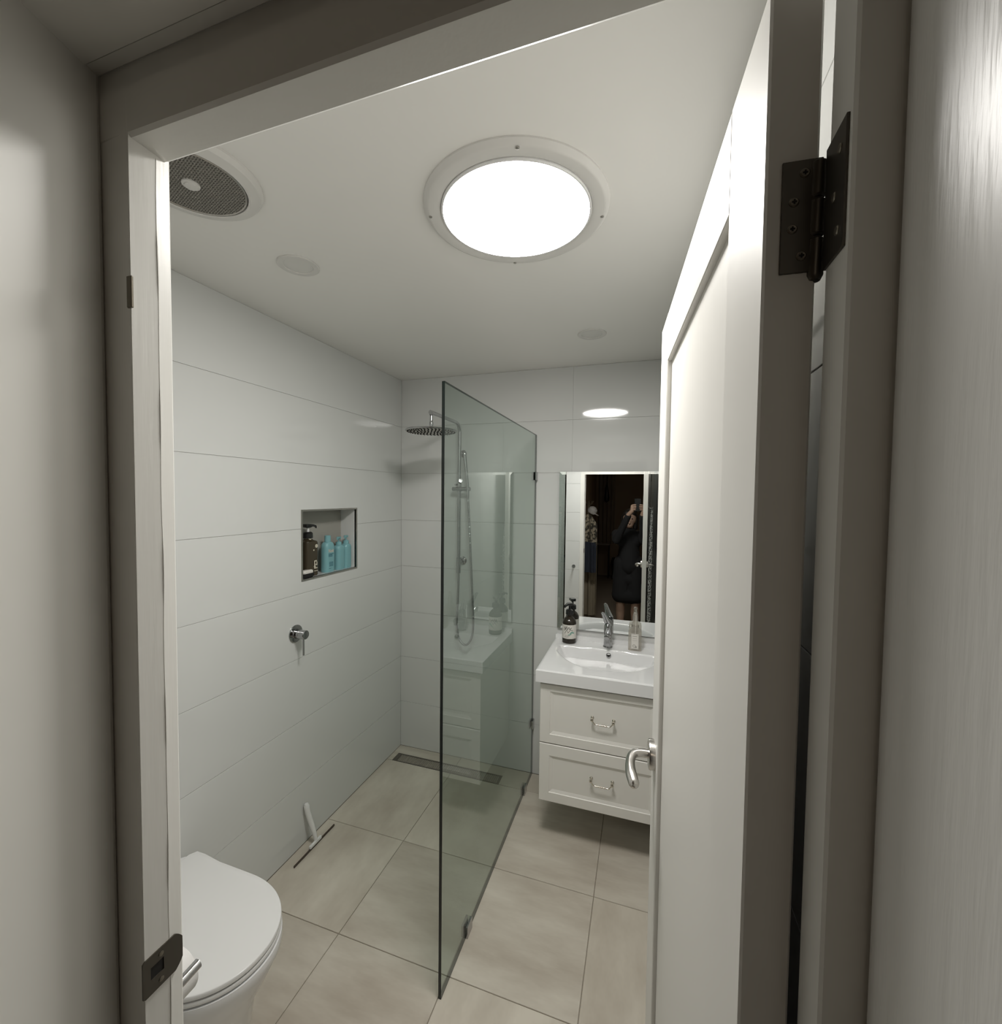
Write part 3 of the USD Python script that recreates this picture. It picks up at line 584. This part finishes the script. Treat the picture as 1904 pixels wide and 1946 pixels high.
# clear soap dispenser
qx2, qy2 = -.026, 2.405
o = thing('soap_dispenser', 'clear square soap dispenser with a white label, right of the tap', 'soap dispenser', (qx2, qy2, VZ))
b_ = rrect(.068, .050, .009); rg = lambda s, z: np.c_[b_ * s + (qx2, qy2), np.full(len(b_), z)]
part('body', loft([rg(.94, VZ + .0005), rg(1, VZ + .004), rg(1, VZ + .100), rg(.94, VZ + .108), rg(.45, VZ + .120), rg(.36, VZ + .128)]), 'clear', o)
lp = part('label', cb(qx2 - .020, qy2 - .0258, VZ + .010, qx2 + .020, qy2 - .0251, VZ + .092, .0002), 'label_w', o, False, label='white label with a thin grey border')
bord = sbox(-.019, .012, .019, .090).difference(sbox(-.0178, .0132, .0178, .0888)).union(sbox(-.012, .078, .012, .080)).union(sbox(-.010, .066, .010, .0675)).union(sbox(-.012, .056, .012, .057)).union(Point(-.003, .027).buffer(.008).difference(Point(-.003, .027).buffer(.006))).union(Point(.006, .022).buffer(.005))
RY = np.array([[1, 0, 0], [0, 0, -1], [0, 1, 0]], float)
part('label_print', extrude(bord, .0004, RY, (qx2, qy2 - .0258, VZ)), 'steel', lp, False)
part('pump_collar', lathe([(.0150, 0), (.0155, .004), (.0150, .022), (.0135, .026), (.0095, .052), (.0070, .056)], (qx2, qy2, VZ + .126), n=28), 'clear', o)
part('pump_tip', lathe([(0, 0), (.008, .003), (.0112, .011), (.008, .019), (0, .022)], (qx2, qy2, VZ + .180), n=24), 'clear', o)
part('dip_tube', tube([(qx2, qy2, VZ + .01), (qx2 + .004, qy2, VZ + .185)], .0028, 10), 'plastic', o)

# mirror, tilted very slightly off the wall plane
o = thing('mirror', 'frameless rectangular wall mirror above the basin, reflecting the dark hall', 'mirror', (VXC, YB, .905))
MX0, MX1, MZ0, MZ1, bev = -.458, .128, .905, 1.804, .015
th = .011
def mrot(P):
    P = np.array(P, float); c = np.array([MX1, YB - .004, 0]); x, y = P[..., 0] - c[0], P[..., 1] - c[1]
    return np.stack([c[0] + x * math.cos(th) - y * math.sin(th), c[1] + x * math.sin(th) + y * math.cos(th), P[..., 2]], -1)
def rect(i, y): return mrot([(MX0 + i, y, MZ0 + i), (MX1 - i, y, MZ0 + i), (MX1 - i, y, MZ1 - i), (MX0 + i, y, MZ1 - i)])
yf_, yb2 = YB - .0115, YB - .0045
q = rect(bev, yf_); part('mirror_face', trimesh.Trimesh(q, [(0, 1, 2), (0, 2, 3)], process=False), 'mirror', o, False)
q0, q1, q2 = rect(0, yf_ + .0006), rect(bev, yf_), rect(0, yb2)
Vv = np.vstack([q1, q0, q2]); Fc = []
for i in range(4):
    j = (i + 1) % 4; Fc += [(i, 4 + i, 4 + j), (i, 4 + j, j)]
part('bevel', trimesh.Trimesh(Vv[:8], Fc, process=False), 'mirror', o, False, label='bevelled mirror border')
Fc = []
for i in range(4):
    j = (i + 1) % 4; Fc += [(i, 4 + i, 4 + j), (i, 4 + j, j)]
part('backing', cat_(trimesh.Trimesh(np.vstack([q0, q2]), Fc + [(4, 6, 5), (4, 7, 6)], process=False), bx(MX0 + .05, YB - .0043, MZ0 + .05, MX1 - .05, YB - .0002, MZ1 - .05)), 'steel', o, False)

# towel on the back of the door
o = thing('towel', 'black and white patterned towel hanging behind the open door', 'towel', tuple(dp(.50, DTH + .03, 1.05)))
def cloth(w, h, top, fold, amp, seed, n=34, m=40, thick=.004):
    rng = np.random.default_rng(seed); ph = rng.uniform(0, 6, 4); S = []
    for j in range(m):
        v = j / (m - 1); k = min(1, v * 2.2 + top)
        for i in range(n):
            u = i / (n - 1) - .5
            S.append((u * w * k, amp * (k * .6 + .4) * (math.sin(u * fold * 6.28 + ph[0] + .6 * v) + .4 * math.sin(u * fold * 13 + ph[1])), -v * h - .05 * abs(u) * (1 - v) * (1 - top)))
    S = np.array(S); B = S + (0, thick, 0); V = np.vstack([S, B]); N = len(S); Fc = []
    for j in range(m - 1):
        for i in range(n - 1):
            a = j * n + i; Fc += [(a, a + n, a + n + 1), (a, a + n + 1, a + 1), (N + a, N + a + n + 1, N + a + n), (N + a, N + a + 1, N + a + n + 1)]
    ed = [i for i in range(n)] + [j * n + n - 1 for j in range(1, m)] + [(m - 1) * n + i for i in range(n - 2, -1, -1)] + [j * n for j in range(m - 2, 0, -1)]
    for k in range(len(ed)): q = (k + 1) % len(ed); Fc += [(ed[k], ed[q], N + ed[q]), (ed[k], N + ed[q], N + ed[k])]
    return trimesh.Trimesh(V, Fc, process=False)
def place(m, at, xdir):
    x = np.array(xdir, float); x /= np.linalg.norm(x); R = np.stack([x, np.cross((0, 0, 1), x), (0, 0, 1)], 1)
    m.vertices = np.array(m.vertices) @ R.T + np.array(at, float); return m
part('cloth', place(cloth(.30, 1.02, .25, 2.2, .011, 3), dp(.50, DTH + .03, 1.56), DT), 'towel', o, 60)
o = thing('door_hook', 'small chrome hook on the back of the door holding the towel', 'hook', tuple(dp(.50, DTH, 1.57)))
part('hook', cat_(lathe([(.014, 0), (.014, .004), (0, .005)], dp(.50, DTH + .0002, 1.575), DN, 20), tube(smooth_path([dp(.5, DTH + .003, 1.575), dp(.5, DTH + .03, 1.567), dp(.5, DTH + .042, 1.585)], 12), .0045, 12)), 'chrome', o)

# ------------------------------------------------------------------ the dark hall behind the camera (seen in the mirror)
HX0, HX1, HY0 = -.80, 1.05, -4.5
h = thing('wall_hall', 'dim brown walls of the hall behind the doorway, seen in the mirror', 'wall', (0, -2, 0), kind='structure')
part('wall_face', bx(HX0 - .1, HY0, 0, HX0, .2, ZC), 'hall_wall', h, False)
part('wall_face', bx(HX1, HY0, 0, HX1 + .1, .2, ZC), 'hall_wall', h, False)
part('wall_face', bx(HX0 - .1, HY0 - .1, 0, HX1 + .1, HY0, ZC), 'hall_wall', h, False)
h = thing('ceiling_hall', 'dim ceiling of the hall behind the doorway', 'ceiling', (0, -2, ZC), kind='structure')
part('ceiling_face', bx(HX0 - .1, HY0 - .1, ZC, HX1 + .1, .2, ZC + .05), 'hall_wall', h, False)
h = thing('floor_hall', 'dark brown carpet floor of the hall, seen in the mirror', 'floor', (0, -2, 0), kind='structure')
part('carpet', bx(HX0 - .1, HY0 - .1, -.06, HX1 + .1, .374, 0), 'hall_floor', h, False)

o = thing('hall_lamp', 'dim dome ceiling lamp in the hall behind the doorway', 'ceiling light', (.15, -1.5, ZC))
part('base', lathe([(.15, 0), (.15, -.015), (.14, -.018)], (.15, -1.5, ZC), n=40), 'fitting', o)
part('dome', lathe([(.14, -.016), (.135, -.04), (.10, -.065), (.05, -.08), (0, -.084)], (.15, -1.5, ZC), n=40), 'hall_lamp', o)

o = thing('bench', 'long low dark bench at the far end of the hall, in the mirror', 'bench', (.1, -4.25, 0))
part('seat', cb(-.45, -4.48, .30, .95, -4.02, .40, .02), 'cloth_k', o)
for x in (-.40, .90): part('leg', cb(x - .03, -4.44, .0005, x + .03, -4.08, .30, .004), 'cloth_k', o)
o = thing('side_table', 'small table with pale top at the far end of the hall, in the mirror', 'table', (-.62, -4.3, 0))
part('table_top', cb(-.76, -4.39, .68, -.49, -4.14, .705, .003), 'cloth_pale', o)
for x in (-.745, -.505):
    for y in (-4.37, -4.16): part('leg', cb(x - .012, y - .012, .0005, x + .012, y + .012, .68, .002), 'black', o)
o = thing('curtain', 'long folded beige curtain hanging at the far hall wall, in the mirror', 'curtain', (-.55, -4.46, 1.0))
part('cloth', place(cloth(.34, 1.65, 1, 4.0, .02, 5, 60, 24), (-.58, -4.462, 2.33), (1, 0, 0)), 'curtain', o, 60)
part('rod', tube([(-.79, -4.44, 2.335), (-.36, -4.44, 2.335)], .010, 12), 'black', o)
o = thing('umbrella', 'folded black umbrella hanging in front of the curtain, in the mirror', 'umbrella', (-.57, -4.36, 1.6))
part('canopy', lathe([(.004, 0), (.05, .03), (.055, .10), (.03, .30), (.006, .40)], (-.575, -4.36, 1.55), n=14), 'black', o)
part('handle', tube(smooth_path([(-.575, -4.36, 1.94), (-.575, -4.36, 2.05), (-.575, -4.375, 2.10), (-.575, -4.40, 2.08)], 14), .006, 8), 'black', o)
CX, CYs = -.60, -.78
o = thing('coat_stand', 'wooden coat stand carrying clothes in the hall, in the mirror', 'coat stand', (CX, CYs, 0))
part('pole', tube([(CX, CYs, .10), (CX, CYs, 1.62)], .014, 12), 'cloth_beige', o)
for a in (.5, 2.6, 4.7): part('foot', tube([(CX, CYs, .14), (CX + .14 * math.cos(a), CYs + .14 * math.sin(a), .013)], .012, 10), 'cloth_beige', o)
for a in (.9, 2.4, 4.0, 5.5): part('hook', tube(smooth_path([(CX, CYs, 1.56), (CX + .05 * math.cos(a), CYs + .05 * math.sin(a), 1.57), (CX + .08 * math.cos(a), CYs + .08 * math.sin(a), 1.61)], 10), .006, 8), 'steel', o)
def garment(name, label, cat, w, h, x, y, z, m_, seed, fold=2.0, top=.35):
    o = thing(name, label, cat, (x, y, z - h / 2))
    part('cloth', place(cloth(w, h, top, fold, .018, seed, thick=.012), (x, y, z), (-1, 0, 0)), m_, o, 60)
garment('patterned_shirt', 'light and dark patterned shirt hanging on the coat stand, in the mirror', 'shirt', .22, .42, -.585, -.60, 1.45, 'cloth_pat', 11)
garment('denim_skirt', 'dark blue garment hanging low on the coat stand, in the mirror', 'skirt', .22, .38, -.585, -.535, 1.10, 'cloth_denim', 12, top=.8)
garment('beige_trousers', 'long beige trousers hanging on the coat stand, in the mirror', 'trousers', .20, 1.20, -.575, -.70, 1.34, 'cloth_beige', 13, top=.6)
o = thing('cap', 'pale cap hanging above the shirt on the coat stand, in the mirror', 'cap', (-.545, -.60, 1.50))
part('crown', lathe([(.056, 0), (.060, .022), (.052, .05), (.028, .070), (0, .074)], (-.545, -.60, 1.475), (.5, .35, .8), 24), 'cloth_pale', o)
a_ = np.linspace(-1.2, 1.2, 16)
part('peak', extrude(Polygon([(.054 * math.cos(a), .054 * math.sin(a)) for a in a_] + [(.10 * math.cos(a) ** .5, .052 * math.sin(a)) for a in a_[::-1]]), .006, np.array([[.85, 0, .53], [0, 1, 0], [-.53, 0, .85]]), (-.545, -.60, 1.478)), 'cloth_pale', o)
def shoe(x, y, label):
    o = thing('shoe', label, 'shoe', (x, y, 0))
    rings = []
    for t, w, hh in ((0, .025, .05), (.02, .034, .075), (.08, .036, .085), (.14, .038, .06), (.20, .044, .045), (.25, .036, .035), (.27, .018, .022)):
        a = np.linspace(0, 2 * np.pi, 20, endpoint=False); rings.append(np.c_[np.full(20, x + t), y + w * np.cos(a), .012 + np.clip(hh * (.5 + .5 * np.sin(a)), 0, 1)])
    part('upper', loft(rings), 'black', o, 60)
    part('sole', extrude(Polygon([(x + t, y + s * w) for s, seq in ((1, 1), (-1, -1)) for t, w in ((0, .026), (.08, .036), (.20, .046), (.27, .02))[::seq]]), .0125, at=(0, 0, .0005)), 'rubber', o)
shoe(-.57, -.50, 'black shoe on the hall floor under the hanging clothes, in the mirror')

# the person taking the picture: stands behind the camera, seen only in the mirror
PX, PY = -.085, -.42
def bones(bs, edge=.014, it=12):
    out = m3.Manifold()
    for a, ra, b, rb in bs:
        A = m3.Manifold.sphere(ra, 24).translate(tuple(map(float, a))); B = m3.Manifold.sphere(rb, 24).translate(tuple(map(float, b)))
        out = out + m3.Manifold.batch_hull([A, B])
    q = tm(out.refine_to_length(edge)); q = trimesh.Trimesh(q.vertices, q.faces, process=True)
    trimesh.smoothing.filter_taubin(q, iterations=it); return q
def W(x, y, z): return (PX + x, PY + y, z)
o = thing('person', 'person in black holding up a phone in the dark hall, seen in the mirror', 'person', (PX, PY, 0))
B = []
hd_ = W(0, .03, 1.405)
B += [(W(0, .025, 1.43), .078, W(0, .035, 1.40), .074), (W(0, .035, 1.40), .070, W(0, .055, 1.345), .045), (W(0, .10, 1.385), .010, W(0, .112, 1.365), .013)]
B += [(W(0, .0, 1.36), .048, W(0, -.01, 1.25), .050), (W(-.14, 0, 1.225), .046, W(.14, 0, 1.225), .046), (W(0, .005, 1.21), .095, W(0, .0, .98), .095), (W(-.05, .01, 1.16), .085, W(.05, .01, 1.16), .085), (W(-.065, 0, .88), .095, W(.065, 0, .88), .095), (W(0, 0, 1.0), .10, W(0, 0, .88), .11)]
for s in (-1, 1):
    hipk = W(s * .085, 0, .80); kn = W(s * .085, .01, .43); an = W(s * .085, -.02, .075)
    B += [(hipk, .085, kn, .052), (kn, .052, W(s * .085, -.025, .30), .052), (W(s * .085, -.025, .30), .052, an, .034), (an, .036, W(s * .09, .09, .035), .030), (W(s * .09, .09, .035), .030, W(s * .092, .13, .026), .022)]
    sh, el, wr_ = W(s * .15, .0, 1.225), W(s * .15 + .01, .20, 1.17), W(s * .075 + .06, .350, 1.465)
    B += [(sh, .045, el, .036), (el, .037, wr_, .025)]
    B += [(W(s * .074, .0 + .02, 1.415), .014, W(s * .078, .012, 1.385), .010)]
    # hands: palm, four fingers wrapped on the phone back, thumb on the near side
    pc = np.array(W(s * .058 + .085, .378, 1.545)); wv = np.array(wr_)
    B += [(wv, .025, pc - (0, 0, .03), .022), (pc - (0, 0, .03), .021, pc + (0, 0, .02), .018)]
    for q, (dz, L) in enumerate(((.032, .9), (.014, 1.0), (-.004, .95), (-.022, .75))):
        k0 = pc + (0, .006, dz); k1 = k0 + np.array([-s * .016, .014, .004]); k2 = k1 + np.array([-s * .022 * L, .004, .002])
        B += [(k0, .0085, k1, .0080), (k1, .0080, k2, .0065)]
    B += [(pc + (0, -.012, -.01), .0095, pc + (-s * .012, -.022, .022), .0085), (pc + (-s * .012, -.022, .022), .0085, pc + (-s * .026, -.018, .042), .007)]
part('body', bones(B, .012, 8), 'skin', o, 80)
dress = bones([(W(-.105, 0, 1.215), .060, W(.105, 0, 1.215), .060), (W(0, .006, 1.20), .110, W(0, 0, .98), .122), (W(0, 0, 1.02), .122, W(0, 0, .86), .135), (W(-.05, .012, 1.15), .097, W(.05, .012, 1.15), .097), (W(-.065, 0, .88), .108, W(.065, 0, .88), .108), (W(-.08, 0, .70), .105, W(.08, 0, .70), .105), (W(-.085, 0, .50), .105, W(.085, 0, .50), .105), (W(-.065, 0, .88), .108, W(-.08, 0, .50), .105), (W(.065, 0, .88), .108, W(.08, 0, .50), .105)], .02, 10)
sl_ = []
for s in (-1, 1): sl_ += [(W(s * .145, .0, 1.22), .060, W(s * .15 + .01, .20, 1.17), .047), (W(s * .15 + .01, .20, 1.17), .047, W(s * .075 + .06, .342, 1.453), .034)]
part('sleeves', bones(sl_, .014, 8), 'cloth_k', o, 80)
part('dress', dress, 'cloth_k', o, 80)
hair = bones([(W(0, .010, 1.445), .085, W(0, -.02, 1.40), .085), (W(-.058, .005, 1.43), .042, W(-.064, .005, 1.31), .032), (W(.058, .005, 1.43), .042, W(.064, .005, 1.31), .032), (W(-.03, .045, 1.468), .042, W(.03, .045, 1.468), .042), (W(.05, -.02, 1.50), .030, W(.06, -.02, 1.515), .026), (W(0, -.05, 1.40), .06, W(0, -.05, 1.31), .05)], .014, 6)
part('hair', hair, 'hair', o, 80)
for s in (-1, 1):
    part('eye', lathe([(0, -.004), (.009, 0), (0, .004)], W(s * .028, .1015, 1.412), (0, 1, 0), 14), 'void', o)
part('mouth', cb(PX - .02, PY + .088, 1.336, PX + .02, PY + .100, 1.345, .003), 'peach', o)
o = thing('phone', 'dark phone held up by the person in the hall, seen in the mirror', 'phone', (0, -.03, 1.56))
part('case', cb(-.036, -.032, 1.510, .036, -.0235, 1.652, .004), 'black', o)
part('screen', cb(-.033, -.0328, 1.515, .033, -.032, 1.647, .0003), 'glass_edge', o)
